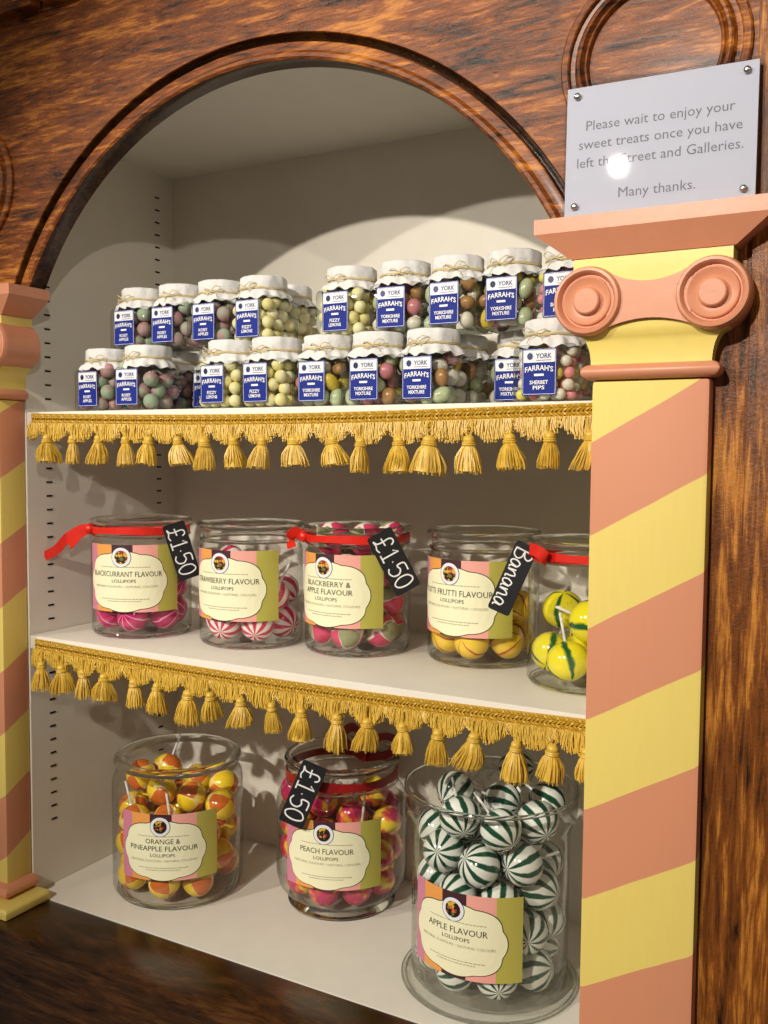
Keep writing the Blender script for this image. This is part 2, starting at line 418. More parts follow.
# ------------------------------------------------------------------ pilasters
def rect_loft(mb, secs, mi=0):
    """secs: list of (hx, yfront, z) - rectangular sections from y=0 back to yfront"""
    vs = []; fs = []
    for hx, yf, z in secs: vs += [(-hx, yf, z), (hx, yf, z), (hx, -.0006, z), (-hx, -.0006, z)]
    for i in range(len(secs)-1):
        for k in range(4):
            l = (k+1) % 4; fs.append((i*4+k, i*4+l, (i+1)*4+l, (i+1)*4+k))
    fs += [(3, 2, 1, 0), tuple(4*(len(secs)-1)+k for k in range(4))]
    mb.add(vs, fs, mi)
def pilaster(cx, label, phase, tilt=0):
    root = thing('striped_pilaster', label, 'pillar', (cx, 0, Z3), (0, 0, 0), 'pink and yellow striped pilasters either side of the shelves')
    z = lambda w: w-Z3
    mb = MB(); rect_loft(mb, [(.0675, -.055, z(-.752)), (.0675, -.055, z(.106))])
    mb.build('shaft', striped('striped_paint_%d' % round(cx*100), cx, phase), root, smooth=False, bevel=.006)
    def ring(z0, z1, e, mat, name):
        mb = MB(); h = (z1-z0); secs = []
        for i in range(9):
            a = -PI/2+PI*i/8; q = math.cos(a); secs.append((.0685+e*q, -.056-e*q, z0+h/2+h/2*math.sin(a)))
        rect_loft(mb, secs); mb.build(name, mat, root, bevel=.003)
    ring(z(.106), z(.124), .0105, M['pink'], 'neck_ring')
    mb = MB(); secs = []
    for i in range(8):
        u = i/7; e = .018*(1-math.sqrt(max(0, 1-u*u)))
        secs.append((.0685+e, -.056-e*.4, z(.124+.036*u)))
    secs += [(.089, -.0645, z(.165)), (.089, -.0645, z(.246))]
    rect_loft(mb, secs); mb.build('capital_block', M['yellow'], root, angle=30)
    # scrolls: barrels with turned discs
    for sx in (-1, 1):
        mb = MB()
        mb.lathe([(.0004,-.0765),(.0138,-.0765),(.0152,-.0755),(.0156,-.0710),(.0175,-.0695),(.0205,-.0700),(.0265,-.0728),(.0278,-.0722),(.0288,-.0690),(.0305,-.0690),(.0318,-.0735),(.0345,-.0765),(.0375,-.0760),(.0395,-.0725),(.0402,-.0680),(.0398,-.063),(.0396,-.04),(.0396,-.0008),(.0004,-.0008)], 64, 0, 'y', (.0700*sx, 0, z(.1965)))
        mb.build('volute', M['pink'], root, angle=35)
    mb = MB(); vs = []; fs = []; n = 16
    for i in range(n+1):
        u = -1+2*i/n; x = .047*u
        zt = .2150+.013*u*u; zb = .1735-.009*u*u
        for y in (-.0645, -.0705):
            vs += [(x, y, z(zb)), (x, y, z(zt))]
    for i in range(n):
        a = i*4; b = a+4
        fs += [(a+2, b+2, b+3, a+3), (a+1, a+3, b+3, b+1), (a, b, b+2, a+2)]
    mb.add(vs, fs); mb.build('saddle_band', M['pink'], root, smooth=False)
    mb = MB(); rect_loft(mb, [(.092, -.066, z(.2465)), (.132, -.0835, z(.2755)), (.132, -.0835, z(.2925))])
    mb.build('abacus', M['pink'], root, smooth=False)
    ring(z(-.769), z(-.747), .018, M['pink'], 'base_ring')
    mb = MB(); rect_loft(mb, [(.113, -.096, z(-.7864)), (.113, -.096, z(-.7735)), (.109, -.093, z(-.7693))])
    mb.build('plinth', M['yellow'], root, smooth=False, bevel=.002)
    return root
# yellow starts at 'phase' (local height) on the axis line
pilaster(PXR, 'pink and yellow striped pillar on the right with the acrylic notice on its cap', .0313-Z3+.58*(.0675+.055))
pilaster(PXL, 'striped pillar at the left edge of the arch seen side-on in shade', -.1103-Z3-.58*.0675)

# ------------------------------------------------------------------ notice
sg = thing('acrylic_notice', 'clear acrylic plate with grey printed notice standing on the right pillar cap', 'sign', (1.1035, -.066, .2929), (math.radians(-2.0), 0, math.radians(3.0)))
mb = MB(); mb.box(-.104, .104, -.0012, .0012, .002, .149); mb.build('paper_insert', M['paper'], sg, smooth=False)
mb = MB(); mb.box(-.1055, .1055, -.0042, -.0016, 0, .151); mb.build('front_sheet', M['acrylic'], sg, smooth=False)
mb = MB(); mb.box(-.1055, .1055, .0016, .0042, 0, .151); mb.build('back_sheet', M['acrylic'], sg, smooth=False)
for sx in (-1, 1):
    for zz in (.0125, .1385):
        mb = MB(); mb.lathe([(.0002,-.0066),(.0018,-.0066),(.0034,-.0056),(.004,-.0043)], 16, 0, 'y', (.092*sx, 0, zz)); mb.build('screw', M['metal'], sg)
mb = MB()
for txt, wd, zz in (('Please wait to enjoy your', .162, .0985), ('sweet treats once you have', .178, .0775), ('left the Street and Galleries.', .181, .0565), ('Many thanks.', .084, .0185)):
    vs, fs = fit_text(txt, wd, .0112); mb.add([(x, -.0014, zz+y) for x, y in vs], fs)
mb.build('printed_words', M['signink'], sg, smooth=False)

# ------------------------------------------------------------------ fringes
def sag(x, zt, dz): return zt-dz*math.sin(PI*max(0, min(1, x/W)))
def make_tassel(seed):
    r = random.Random(seed); hd = MB()
    hd.tube([(-.0035,0,0),(-.004,0,-.008),(-.002,0,-.016),(.001,0,-.019),(.003,0,-.015),(.0045,0,-.007),(.0035,0,0)], .0014, 5)
    hd.ball(.0068, (0,0,-.0225), 14, 8, (1,1,.95)); hd.torus(.0063, .0018, -.0285, 16, 6); hd.torus(.0066, .0014, -.0262, 16, 6)
    sk = MB(); L = .036+r.uniform(-.002,.003); fl = r.uniform(.85,1.3); lean = r.uniform(-.006,.006)
    sk.lathe([(.0052,-.027),(.0072*fl,-.036),(.0095*fl,-.052),(.0105*fl,-.0275-L*.94),(.002,-.0275-L*.96)], 18)
    for k in range(110):
        a = r.uniform(0, 2*PI); q = math.sqrt(r.random()); sp = (.0145*fl)*(.35+.65*q)*r.uniform(.88,1.12)
        l = L*r.uniform(.88,1.06); pts = []
        for j in range(5):
            u = j/4; rad = .0048+(sp-.0048)*(1-(1-u)**1.9)+.0008*math.sin(u*7+k)
            pts.append((rad*math.cos(a)+lean*u*u, rad*math.sin(a)*.8, -.0275-l*u))
        sk.tube(pts, [.00085,.00095,.0009,.0008,.0005], 4)
    return hd.mesh('tassel_knot', M['gold2']), sk.mesh('tassel', M['gold2'])
TAS = [make_tassel(s) for s in range(5)]
def fringe(zt, dz, xs, label, seed):
    r = random.Random(seed)
    root = thing('tassel_fringe', label, 'fringe trim', (W/2, 0, zt), (0,0,0), 'gold tassel trims along the shelf fronts')
    L = lambda p: (p[0]-W/2, p[1], p[2]-zt)
    mb = MB(); x0, x1 = .019, W-.006; n = 60
    vs = []; fs = []
    for i in range(n+1):
        x = x0+(x1-x0)*i/n; z = sag(x, zt, dz)
        vs += [(x,-.0004,z),(x,-.0028,z),(x,-.0028,z-.019),(x,-.0004,z-.019)]
    for i in range(n):
        for k in range(4): fs.append((i*4+k, i*4+(k+1) % 4, i*4+4+(k+1) % 4, i*4+4+k))
    mb.add(vs, fs)
    for row, amp in ((-.0028,.0021), (-.0078,.0021), (-.0128,.0021), (-.0172,.0016)):   # twisted cords
        for ph in (0, PI):
            pts = []
            m = 620
            for i in range(m+1):
                x = x0+(x1-x0)*i/m; a = x*2*PI/.0115*(1 if row != -.0078 else -1)+ph
                pts.append((x, -.0042+amp*.8*math.cos(a), sag(x, zt, dz)+row+amp*.75*math.sin(a)))
            mb.tube(pts, .0014, 4, cap=False)
    mb.xf(L).build('braid', M['gold'], root)
    mb = MB(); x = x0
    while x < x1:                                            # looped threads in scallops
        sc = abs(math.sin(PI*x/.062+.6))
        for q in range(3):
            h = .005+.022*sc**.7*r.uniform(.72,1.12); zz = sag(x, zt, dz)-.0185; w = r.uniform(.0008,.0034); y = -.0022-r.uniform(0,.0085)
            dx = r.uniform(-.0045,.0045)
            mb.tube([(x-w*.5,y+.001,zz+.002),(x-w+dx*.5,y-.0012,zz-h*.55),(x-w*.3+dx,y-.0016,zz-h),(x+w*.7+dx,y-.0006,zz-h*.97),(x+w+dx*.5,y,zz-h*.5),(x+w*.5,y+.001,zz+.002)], .00095, 4)
        x += .0017
    mb.xf(L).build('looped_fringe', M['gold2'], root)
    for i, tx in enumerate(xs):
        kn, sk = TAS[(i*3+seed) % len(TAS)]
        rz = r.uniform(0, 6.28); sc = r.uniform(.93,1.08)
        t = link('tassel', sk, root, L((tx, -.0095, sag(tx, zt, dz)-.0185)), (r.uniform(-.03,.06), r.uniform(-.13,.13), rz)); t.scale = (sc*r.uniform(1.0,1.4), sc*1.1, sc*r.uniform(.97,1.05))
        link('tassel_knot', kn, t)
fringe(.0835, .0075, [.065,.125,.183,.244,.298,.352,.41,.465,.523,.576,.64,.691,.749,.80,.855,.911,.966,1.018], 'gold tassel fringe pinned along the top shelf edge under the small jars', 1)
fringe(-.3155, .008, [.042,.089,.142,.196,.256,.311,.374,.418,.477,.535,.591,.654,.706,.759,.816,.871,.93,.979,1.02], 'gold tassel fringe pinned along the middle shelf edge under the lollipop jars', 2)

# ------------------------------------------------------------------ packing of sweets
def pack(n, r, inside, top, seed, steps=420):
    """drop n balls of radius r into a container, return centres (numpy, deterministic)"""
    g = np.random.RandomState(seed); P = np.zeros((n,3))
    for i in range(n):
        P[i] = (g.uniform(-1,1)*r*2, g.uniform(-1,1)*r*2, r+top*(.1+1.1*i/n))
    P = inside(P, r)
    for s in range(steps):
        if s < steps*.8: P[:,2] -= .05*r*(1-s/steps)
        P += g.normal(0, .02*r*(1-s/steps), P.shape)
        for _ in range(3):
            d = P[:,None,:]-P[None,:,:]; dist = np.sqrt((d**2).sum(-1))+np.eye(n)*9
            pen = np.maximum(0, 2*r-dist); mv = (d/dist[...,None]*pen[...,None]*.5).sum(1)*.7
            P = inside(P+mv, r)
    return P
def cyl(Rf, floor):
    def f(P, r):
        P = P.copy(); P[:,2] = np.maximum(P[:,2], floor+r)
        q = np.hypot(P[:,0], P[:,1])+1e-9; lim = np.array([Rf(z) for z in P[:,2]])-r
        k = np.minimum(1, lim/q); P[:,0] *= k; P[:,1] *= k; return P
    return f
def boxc(h, floor):
    def f(P, r):
        P = P.copy(); P[:,2] = np.maximum(P[:,2], floor+r); P[:,:2] = np.clip(P[:,:2], -h+r, h-r); return P
    return f

# ------------------------------------------------------------------ paper labels on the big jars
CAM = (1.35559, -1.15, .01848)
def jar_label(R, zc, lines, parent, az, Wd=.179, Ht=.118):
    def wrap(s, h, d): a = s/R; return ((R+d)*math.sin(a), -(R+d)*math.cos(a), h)
    def strip(mb, s0, s1, h0, h1, d, mi, n=8):
        vs = []; fs = []
        for i in range(n+1):
            s = s0+(s1-s0)*i/n; vs += [wrap(s, h0, d), wrap(s, h1, d)]
        for i in range(n): fs.append((2*i, 2*i+2, 2*i+3, 2*i+1))
        mb.add(vs, fs, mi)
    mb = MB(); e = [-.5,-.37,-.17,.045,.285,.5]
    mats = [M['l_mauve'], M['l_orange'], M['l_plum'], M['l_pink'], M['l_olive'], M['l_cream']]
    for k in range(5): strip(mb, e[k]*Wd, e[k+1]*Wd, -Ht/2, Ht/2, .0008, k, 8 if k < 4 else 8)
    lab = mb.build('paper_label', mats, parent, smooth=False, loc=(0,0,zc), rot=(0,0,az+.0100/R))
    # scalloped plaque
    def outline(k, grow):
        t = 2*PI*k/120; c, s = math.cos(t), math.sin(t)
        rr = (abs(c)**2.5+abs(s)**2.5)**(-1/2.5)*(.95+.065*abs(math.cos(4*t)))
        return ((.0740+grow)*rr*c-.008, (.0520+grow)*rr*s-.0055)
    def disc(mb, fn, d, mi, rings=6, cx=0, cz=0, n=120):
        vs = [wrap(cx, cz, d)]; fs = []
        for i in range(1, rings+1):
            for k in range(n):
                x, z = fn(k); vs.append(wrap(cx+(x-cx)*i/rings, cz+(z-cz)*i/rings, d))
        for k in range(n): fs.append((0, 1+k, 1+(k+1) % n))
        for i in range(rings-1):
            for k in range(n): a = 1+i*n+k; b = 1+i*n+(k+1) % n; fs.append((a, a+n, b+n, b))
        mb.add(vs, fs, mi)
    mb = MB()
    disc(mb, lambda k: outline(k, .0013), .0012, 1, cx=-.008, cz=-.008); disc(mb, lambda k: outline(k, 0), .0016, 0, cx=-.008, cz=-.008)
    mb.build('cream_plaque', [M['l_cream'], M['l_ink']], lab, smooth=False)
    mb = MB(); ex, ez = -.012, .0375
    ci = lambda r: (lambda k: (ex+r*math.cos(2*PI*k/40), ez+r*math.sin(2*PI*k/40)))
    disc(mb, ci(.0178), .0019, 1, 3, ex, ez, 40); disc(mb, ci(.0168), .0022, 0, 3, ex, ez, 40); disc(mb, ci(.0118), .0025, 2, 3, ex, ez, 40)
    mb.build('round_emblem', [M['white'], M['navy'], M['fruit']], lab, smooth=False)
    mb = MB()
    for txt, wd, ht, h, mi in lines:
        vs, fs = fit_text(txt, wd, ht); mb.add([wrap(x-.008, y+h, .0019) for x, y in vs], fs, mi)
    r = random.Random(3)                                    # lines of print too small to read
    for h, half in ((.0195, .045), (-.0365, .044), (-.0405, .03)):
        s = -half
        while s < half:
            w = r.uniform(.002,.006); strip(mb, s-.008, min(s+w, half)-.008, h, h+.0013, .0019, 1, 2); s += w+.0012
    mb.build('printed_words', [M['l_ink'], M['l_grey']], lab, smooth=False)
def lines_for(*names):
    L = []; h = .0035 if len(names) == 1 else .0070
    for i, nme in enumerate(names): L.append((nme, min(.132, .0068*len(nme)+.006), .0088 if len(names) == 2 else .0092, h-.0128*i, 0))
    hh = h-.0128*(len(names)-1)
    L.append(('LOLLIPOPS', .043, .0058, hh-.0105, 0))
    L.append(('NATURAL FLAVOURS \u2022 NATURAL COLOURS', .118, .0040, hh-.0195, 1))
    return L

# ------------------------------------------------------------------ lollipops
def lolly_proto(mat, r):
    b = MB(); b.ball(r, (0,0,0), 28, 18, (1,1,.93)); 
    s = MB(); s.tube([(0,0,r*.86),(0,0,r+.020),(0,0,r+.042)], .0021, 8)
    w = MB(); n = 26; vs = []; fs = []; q = random.Random(5)
    for i, (rr, zz) in enumerate(((.0032, r*.98),(.004, r*1.12),(.009, r*1.34),(.0145, r*1.5))):
        for k in range(n):
            a = 2*PI*k/n; f = 1+(.35 if k % 2 else -.25)*(i/3); vs.append((rr*f*math.cos(a), rr*f*math.sin(a), zz+q.uniform(-.003,.003)*i/3))
    for i in range(3):
        for k in range(n): l = (k+1) % n; fs.append((i*n+k, i*n+l, (i+1)*n+l, (i+1)*n+k))
    w.add(vs, fs)
    return b.mesh('candy_ball', mat), s.mesh('stick', M['stick']), w.mesh('wrapper_twist', M['cello'], smooth=False)
def fill_jar(x, y, z, Rf, floor, n, r, top, mat, label, group, seed, mode='in'):
    P = pack(n, r, cyl(Rf, floor), top, seed); q = random.Random(seed)
    me = lolly_proto(M[mat], r*.985)
    src = None; az = math.atan2(CAM[1]-y, CAM[0]-x); ztop = P[:,2].max()
    for i, p in enumerate(P):
        rad = Vector((p[0], p[1], 0)); rad = rad.normalized() if rad.length > 1e-6 else Vector((1,0,0))
        best = None; tt = np.array([.5, .75, 1.0])*.046+r
        for _ in range(60):                                  # the freest way for the stick to point
            c = -rad*q.uniform(-.2,1.2)+Vector((q.uniform(-.9,.9), q.uniform(-.6,.9), q.uniform(-.45,.55))); c.normalize()
            S = p[None,:]+tt[:,None]*np.array(c)[None,:]
            dd = np.sqrt(((S[:,None,:]-P[None,:,:])**2).sum(-1)); dd[:, i] = 9
            pen = np.maximum(0, r+.003-dd).sum()+3*np.maximum(0, np.hypot(S[:,0], S[:,1])-np.array([Rf(zz) for zz in S[:,2]])+.005).sum()+3*np.maximum(0, floor+.004-S[:,2]).sum()+.25*max(0, S[2,2]-ztop-.6*r)+.25*max(0, c.x*math.cos(az)+c.y*math.sin(az)+.25)
            if best is None or pen < best[0]: best = (pen, c)
        d = best[1]
        d.normalize(); rot = d.to_track_quat('Z', 'Y') @ Euler((0,0,q.uniform(0,6.28))).to_quaternion()
        e = rot.to_euler(); lc = (x+p[0], y+p[1], z+p[2])
        if src is None:
            src = thing('lollipop', label, 'lollipop', lc, e, group)
            kids = [link('candy_ball', me[0], src), link('stick', me[1], src), link('wrapper_twist', me[2], src)]
        else: copy_tree(src, lc, e, label, 'lollipop', group, kids)

# ------------------------------------------------------------------ big jars
def lip(mb, R, r, z, rz, n=72): mb.torus(R, r, z, n, 14, 0, rz)
def straight_jar(x, y, R, label, group):
    root = thing('lollipop_jar', label, 'jar', (x, y, Z2+.0003), (0,0,0), group)
    g = MB(); g.lathe([(.0005,.0015),(R-.009,.0012),(R-.003,.003),(R,.008),(R,.160),(R-.0008,.166),(R-.004,.1715),(R-.0055,.176),(R-.0055,.203)], 72)
    g.build('glass_body', M['jarglass'], root, angle=60)
    g = MB(); g.torus(R-.0065, .0034, .005, 72, 8); g.build('base_ring', M['rim'], root)
    g = MB(); lip(g, R-.0030, .0055, .2040, .0056); lip(g, R-.0040, .0036, .1800, .0034); g.build('rim', M['rim'], root)
    return root
def ang(x, y, off): return math.atan2(CAM[0]-x, y-CAM[1])+math.radians(off)
G2 = 'straight lollipop jars on the middle shelf'; G3 = 'big lollipop jars on the bottom shelf'
JX = [(.1420,.1352,.0887,-21.8), (.3674,.1662,.0895,-34), (.5580,.2080,.0888,-36.6), (.7720,.2440,.0890,-34), (.9690,.1700,.0885,0)]
jl = ['round glass jar of magenta blackcurrant lollipops, far left on the middle shelf', 'glass jar of red and white striped lollipops with no ribbon on the middle shelf',
      'glass jar of pink and green lollipops with red ribbon, centre of the middle shelf', 'glass jar of yellow lollipops with dark red lines and a striped paper label', 'glass jar of yellow and green lollipops partly hidden by the right pillar']
for (x, y, R, off), lb, tx in zip(JX, jl, (('BLACKCURRANT FLAVOUR',), ('STRAWBERRY FLAVOUR',), ('BLACKBERRY &', 'APPLE FLAVOUR'), ('TUTTI FRUTTI FLAVOUR',), None)):
    j = straight_jar(x, y, R, lb, G2)
    if tx: jar_label(R, .1075, lines_for(*tx), j, ang(x, y, off))
fills = [(13, .0290, 'candy_black', 'magenta lollipop with thin white lines inside the far left middle-shelf jar', 'blackcurrant lollipops'),
         (15, .0290, 'candy_straw', 'red and white striped lollipop inside the unribboned middle-shelf jar', 'strawberry lollipops'),
         (24, .0290, 'candy_bb', 'pink and grey-green lollipop inside the central middle-shelf jar', 'blackberry and apple lollipops'),
         (14, .0290, 'candy_tutti', 'yellow lollipop with thin dark red lines in the labelled jar', 'tutti frutti lollipops'),
         (10, .0310, 'candy_ban', 'bright yellow lollipop with green wedges in the jar beside the pillar', 'banana lollipops')]
for k, ((x, y, R, off), (n, r, mt, lb, gr)) in enumerate(zip(JX, fills)):
    fill_jar(x, y, Z2, (lambda z, R=R: R-.003), .0085, n, r, .13, mt, lb, gr, 20+k)

# orange jar
x, y, R = .2004, .1634, .1185
j6 = thing('lollipop_jar', 'wide open glass jar of orange and yellow lollipops, left on the bottom shelf', 'jar', (x, y, Z3+.0003), (0,0,0), G3)
g = MB(); g.lathe([(.0005,.0015),(R-.020,.0012),(R-.010,.003),(R-.003,.009),(R,.018),(R,.200),(R-.0015,.211),(R-.006,.221),(R-.011,.228),(R-.0125,.236)], 80); g.build('glass_body', M['jarglass'], j6, angle=60)
g = MB(); g.torus(R-.012, .005, .0062, 80, 8); g.build('base_ring', M['rim'], j6)
g = MB(); lip(g, .1075, .0085, .2435, .0085); g.build('rim', M['rim'], j6)
jar_label(R, .1175, lines_for('ORANGE &', 'PINEAPPLE FLAVOUR'), j6, ang(x, y, -14.3))
fill_jar(x, y, Z3, lambda z: R-.004, .0095, 37, .0292, .24, 'candy_or', 'orange and yellow quartered lollipop inside the bottom-left jar', 'orange and pineapple lollipops', 31)
# peach jar
x7, y7, R7 = .4909, .2713, .1180
j7 = thing('lollipop_jar', 'rounded glass jar of pink and yellow lollipops with dark red ribbon on the bottom shelf', 'jar', (x7, y7, Z3+.0003), (0,0,0), G3)
g = MB(); g.lathe([(.0005,.014),(.085,.013),(.094,.015),(.105,.024),(.1135,.036),(.1175,.052),(R7,.066),(R7,.180),(.1165,.192),(.111,.203),(.104,.211),(.1005,.217),(.0995,.226),(.0995,.252)], 80); g.build('glass_body', M['jarglass'], j7, angle=60)
g = MB(); g.lathe([(.082,.0),(.096,.0),(.0975,.004),(.095,.010),(.090,.0135),(.082,.0135)], 80, 0, 'z', (0,0,0), True); g.build('foot', M['rim'], j7)
g = MB(); lip(g, .0980, .0062, .2585, .0080); lip(g, .0992, .0026, .2215, .0026); g.build('rim', M['rim'], j7)
jar_label(R7, .124, lines_for('PEACH FLAVOUR'), j7, ang(x7, y7, -14.2))
fill_jar(x7, y7, Z3, lambda z: min(R7-.004, .088+.55*max(0, z-.016)), .016, 36, .0290, .24, 'candy_peach', 'mottled pink and yellow lollipop inside the dark-ribboned bottom-shelf jar', 'peach lollipops', 32)
# apple jar
x8, y8, R8 = .825, .160, .1195
j8 = thing('lollipop_jar', 'tall flared glass jar of green and white striped lollipops beside the right pillar', 'jar', (x8, y8, Z3+.0003), (0,0,0), G3)
g = MB(); g.lathe([(.0005,.012),(R8-.003,.012),(R8,.016),(R8,.232),(R8+.001,.243),(R8+.004,.253),(R8+.008,.261),(R8+.0105,.270),(R8+.011,.278),(R8+.011,.299)], 80); g.build('glass_body', M['jarglass'], j8, angle=60)
g = MB(); g.lathe([(.0005,.0),(R8+.012,.0),(R8+.0145,.003),(R8+.0135,.008),(R8+.006,.0115),(R8-.004,.0125),(.0005,.0125)], 80); g.build('base_flange', M['clearbase'], j8)
g = MB(); lip(g, R8+.0105, .0032, .2995, .0034); g.build('rim', M['rim'], j8)
g = MB(); lip(g, R8+.0130, .0030, .0045, .0030); g.build('base_rim', M['rim'], j8)
jar_label(R8, .1185, lines_for('APPLE FLAVOUR'), j8, ang(x8, y8, -24.4), Ht=.125)
fill_jar(x8, y8, Z3, lambda z: R8-.003, .014, 48, .0318, .30, 'candy_apple', 'green and white pinwheel lollipop inside the flared bottom-right jar', 'apple lollipops', 33)

# ------------------------------------------------------------------ ribbons and price tags
def ribbon_band(mb, R, z, h=.0125, wav=.0012, seed=0, sagz=0):
    r = random.Random(seed); n = 90; vs = []; fs = []; p1, p2 = r.uniform(0,6), r.uniform(0,6)
    for i in range(n):
        a = 2*PI*i/n; q = R+.0012+wav*.5*math.sin(5*a+p1); dz = wav*math.sin(3*a+p2)+sagz*math.cos(a-p1); hh = h/2*(1+.12*math.sin(4*a+p2))
        for rr in (q, q+.0009):
            vs += [(rr*math.cos(a), rr*math.sin(a), z+dz-hh), (rr*math.cos(a), rr*math.sin(a), z+dz+hh)]
    for i in range(n):
        a = 4*i; b = 4*((i+1) % n)
        fs += [(a+2, b+2, b+3, a+3), (a, a+1, b+1, b), (a+1, a+3, b+3, b+1), (a, b, b+2, a+2)]
    mb.add(vs, fs)
def ribbon_strip(mb, pts, w, up=(0,0,1), th=.0009):
    pts = [Vector(p) for p in pts]; dense = []
    for i in range(len(pts)-1):                             # Catmull-Rom
        p0 = pts[max(i-1,0)]; p1 = pts[i]; p2 = pts[i+1]; p3 = pts[min(i+2,len(pts)-1)]
        for j in range(8):
            t = j/8; dense.append(.5*((2*p1)+(p2-p0)*t+(2*p0-5*p1+4*p2-p3)*t*t+(3*p1-p0-3*p2+p3)*t**3))
    dense.append(pts[-1]); vs = []; fs = []; U = Vector(up)
    for i, p in enumerate(dense):
        t = (dense[min(i+1,len(dense)-1)]-dense[max(i-1,0)]).normalized(); s = (U-t*U.dot(t)).normalized(); n_ = t.cross(s)*th
        for o in (-1, 1): vs += [p-s*w/2+n_*o*.5, p+s*w/2+n_*o*.5]
    for i in range(len(dense)-1):
        a = 4*i; b = a+4; fs += [(a, b, b+1, a+1), (a+2, a+3, b+3, b+2), (a, a+2, b+2, b), (a+1, b+1, b+3, a+3)]
    fs += [(0,1,3,2)]; mb.add(vs, fs)
def dirv(az_deg, r, z): a = math.radians(az_deg); return (r*math.sin(a), -r*math.cos(a), z)
def ribbon(jx, jy, jz, R, zb, label, mat, knot_az=None, tails=(), loops=(), seed=0, h=.0125):
    root = thing('ribbon', label, 'ribbon', (jx, jy, jz), (0,0,0), 'ribbons tied round the lollipop jars')
    mb = MB(); ribbon_band(mb, R, zb, h, .0012, seed); mb.build('band', mat, root)
    if knot_az is not None:
        mb = MB(); k = dirv(knot_az, R+.006, zb); mb.ball(.0085, k, 14, 10, (1.0,1.0,1.15)); mb.build('knot', mat, root)
    for t in tails: mb = MB(); ribbon_strip(mb, t[0], t[1]); mb.build('ribbon_tail', mat, root)
    for t in loops: mb = MB(); ribbon_strip(mb, t[0], t[1]); mb.build('bow_loop', mat, root)
    return root
x1, y1, R1, _ = JX[0]; k = dirv(-40, R1+.002, .190)
ribbon(x1, y1, Z2, R1-.0035, .190, 'red ribbon on the far left jar with a long loose tail', M['ribbon'], -40,
       [([k, (k[0]-.018,k[1]-.004,.188), (k[0]-.045,k[1]-.012,.172), (k[0]-.066,k[1]-.018,.150), (k[0]-.084,k[1]-.030,.138)], .017),
        ([k, (k[0]-.014,k[1]-.010,.180), (k[0]-.028,k[1]-.014,.165), (k[0]-.036,k[1]-.014,.158)], .014)], seed=1)
x3, y3, R3, _ = JX[2]; k = dirv(-52, R3+.003, .190)
ribbon(x3, y3, Z2, R3-.0035, .190, 'red ribbon round the central middle-shelf jar with its knot at left', M['ribbon'], -52,
       [([k, (k[0]-.010,k[1]-.012,.197), (k[0]-.014,k[1]-.018,.186), (k[0]-.010,k[1]-.019,.172)], .018)], seed=2)
x5, y5, R5, _ = JX[4]; k = dirv(-36, R5+.003, .190)
ribbon(x5, y5, Z2, R5-.0035, .188, 'red ribbon round the neck of the jar beside the right pillar', M['ribbon'], -36,
       [], [([k, (k[0]-.006,k[1]-.016,.199), (k[0]+.010,k[1]-.024,.196), (k[0]+.018,k[1]-.018,.186), k], .017)], seed=3)
k = dirv(10, R7+.0, .262)
ribbon(x7, y7, Z3, .0995, .236, 'dark red ribbon with a looped bow on the rounded bottom-shelf jar', M['ribbond'], None,
       [], [([(.03,.03,.250), (.035,.02,.285), (.005,.03,.305), (-.02,.035,.285), (.0,.035,.262), (.03,.03,.250)], .016), ([(.03,.03,.252), (.07,.04,.262), (.09,.05,.285), (.06,.03,.295), (.03,.03,.255)], .014),
        ], seed=4, h=.015)
# hand lettering as pen strokes (unit: cap height 1)
GL = {'\u00a3': ([[(.62,.80),(.52,.97),(.34,.96),(.26,.78),(.28,.45),(.24,.15),(.05,.02),(.30,.06),(.50,.0),(.70,.08)], [(.08,.46),(.52,.50)]], .78),
      '1': ([[(.12,.72),(.30,.98),(.30,.02)], [(.08,.02),(.52,.02)]], .56), '.': ([[(.10,.42),(.13,.46)]], .26),
      '5': ([[(.58,.98),(.16,.95),(.13,.56),(.38,.62),(.58,.44),(.54,.14),(.30,.0),(.08,.10)]], .68),
      '0': ([[(.34,1.),(.12,.80),(.08,.35),(.28,.0),(.52,.12),(.60,.55),(.50,.92),(.34,1.)]], .66),
      'B': ([[(.16,.98),(.10,.0)], [(.0,.86),(.35,1.),(.56,.84),(.46,.62),(.16,.52),(.50,.46),(.62,.24),(.44,.02),(.06,.04)]], .68),
      'a': ([[(.40,.46),(.20,.54),(.06,.30),(.12,.05),(.30,.08),(.42,.46),(.42,.10),(.54,.04)]], .56),
      'n': ([[(.04,.50),(.08,.04),(.14,.38),(.32,.54),(.40,.36),(.42,.06),(.54,.06)]], .56)}
def pen(mb, txt, size, w, y):
    tot = sum(GL[c][1] for c in txt); x = -tot/2
    for c in txt:
        for st in GL[c][0]:
            pts = [Vector(((x+a)*size, y, (b-.5)*size)) for a, b in st]; d = []
            for i in range(len(pts)-1):
                p0 = pts[max(i-1,0)]; p1 = pts[i]; p2 = pts[i+1]; p3 = pts[min(i+2,len(pts)-1)]
                m = 5 if len(pts) > 3 else 1
                for j in range(m):
                    t = j/m; d.append(.5*((2*p1)+(p2-p0)*t+(2*p0-5*p1+4*p2-p3)*t*t+(3*p1-p0-3*p2+p3)*t**3))
            d.append(pts[-1])
            for q in d: q.y = y
            mb.tube(d, w/2, 6)
        x += GL[c][1]
    return tot*size
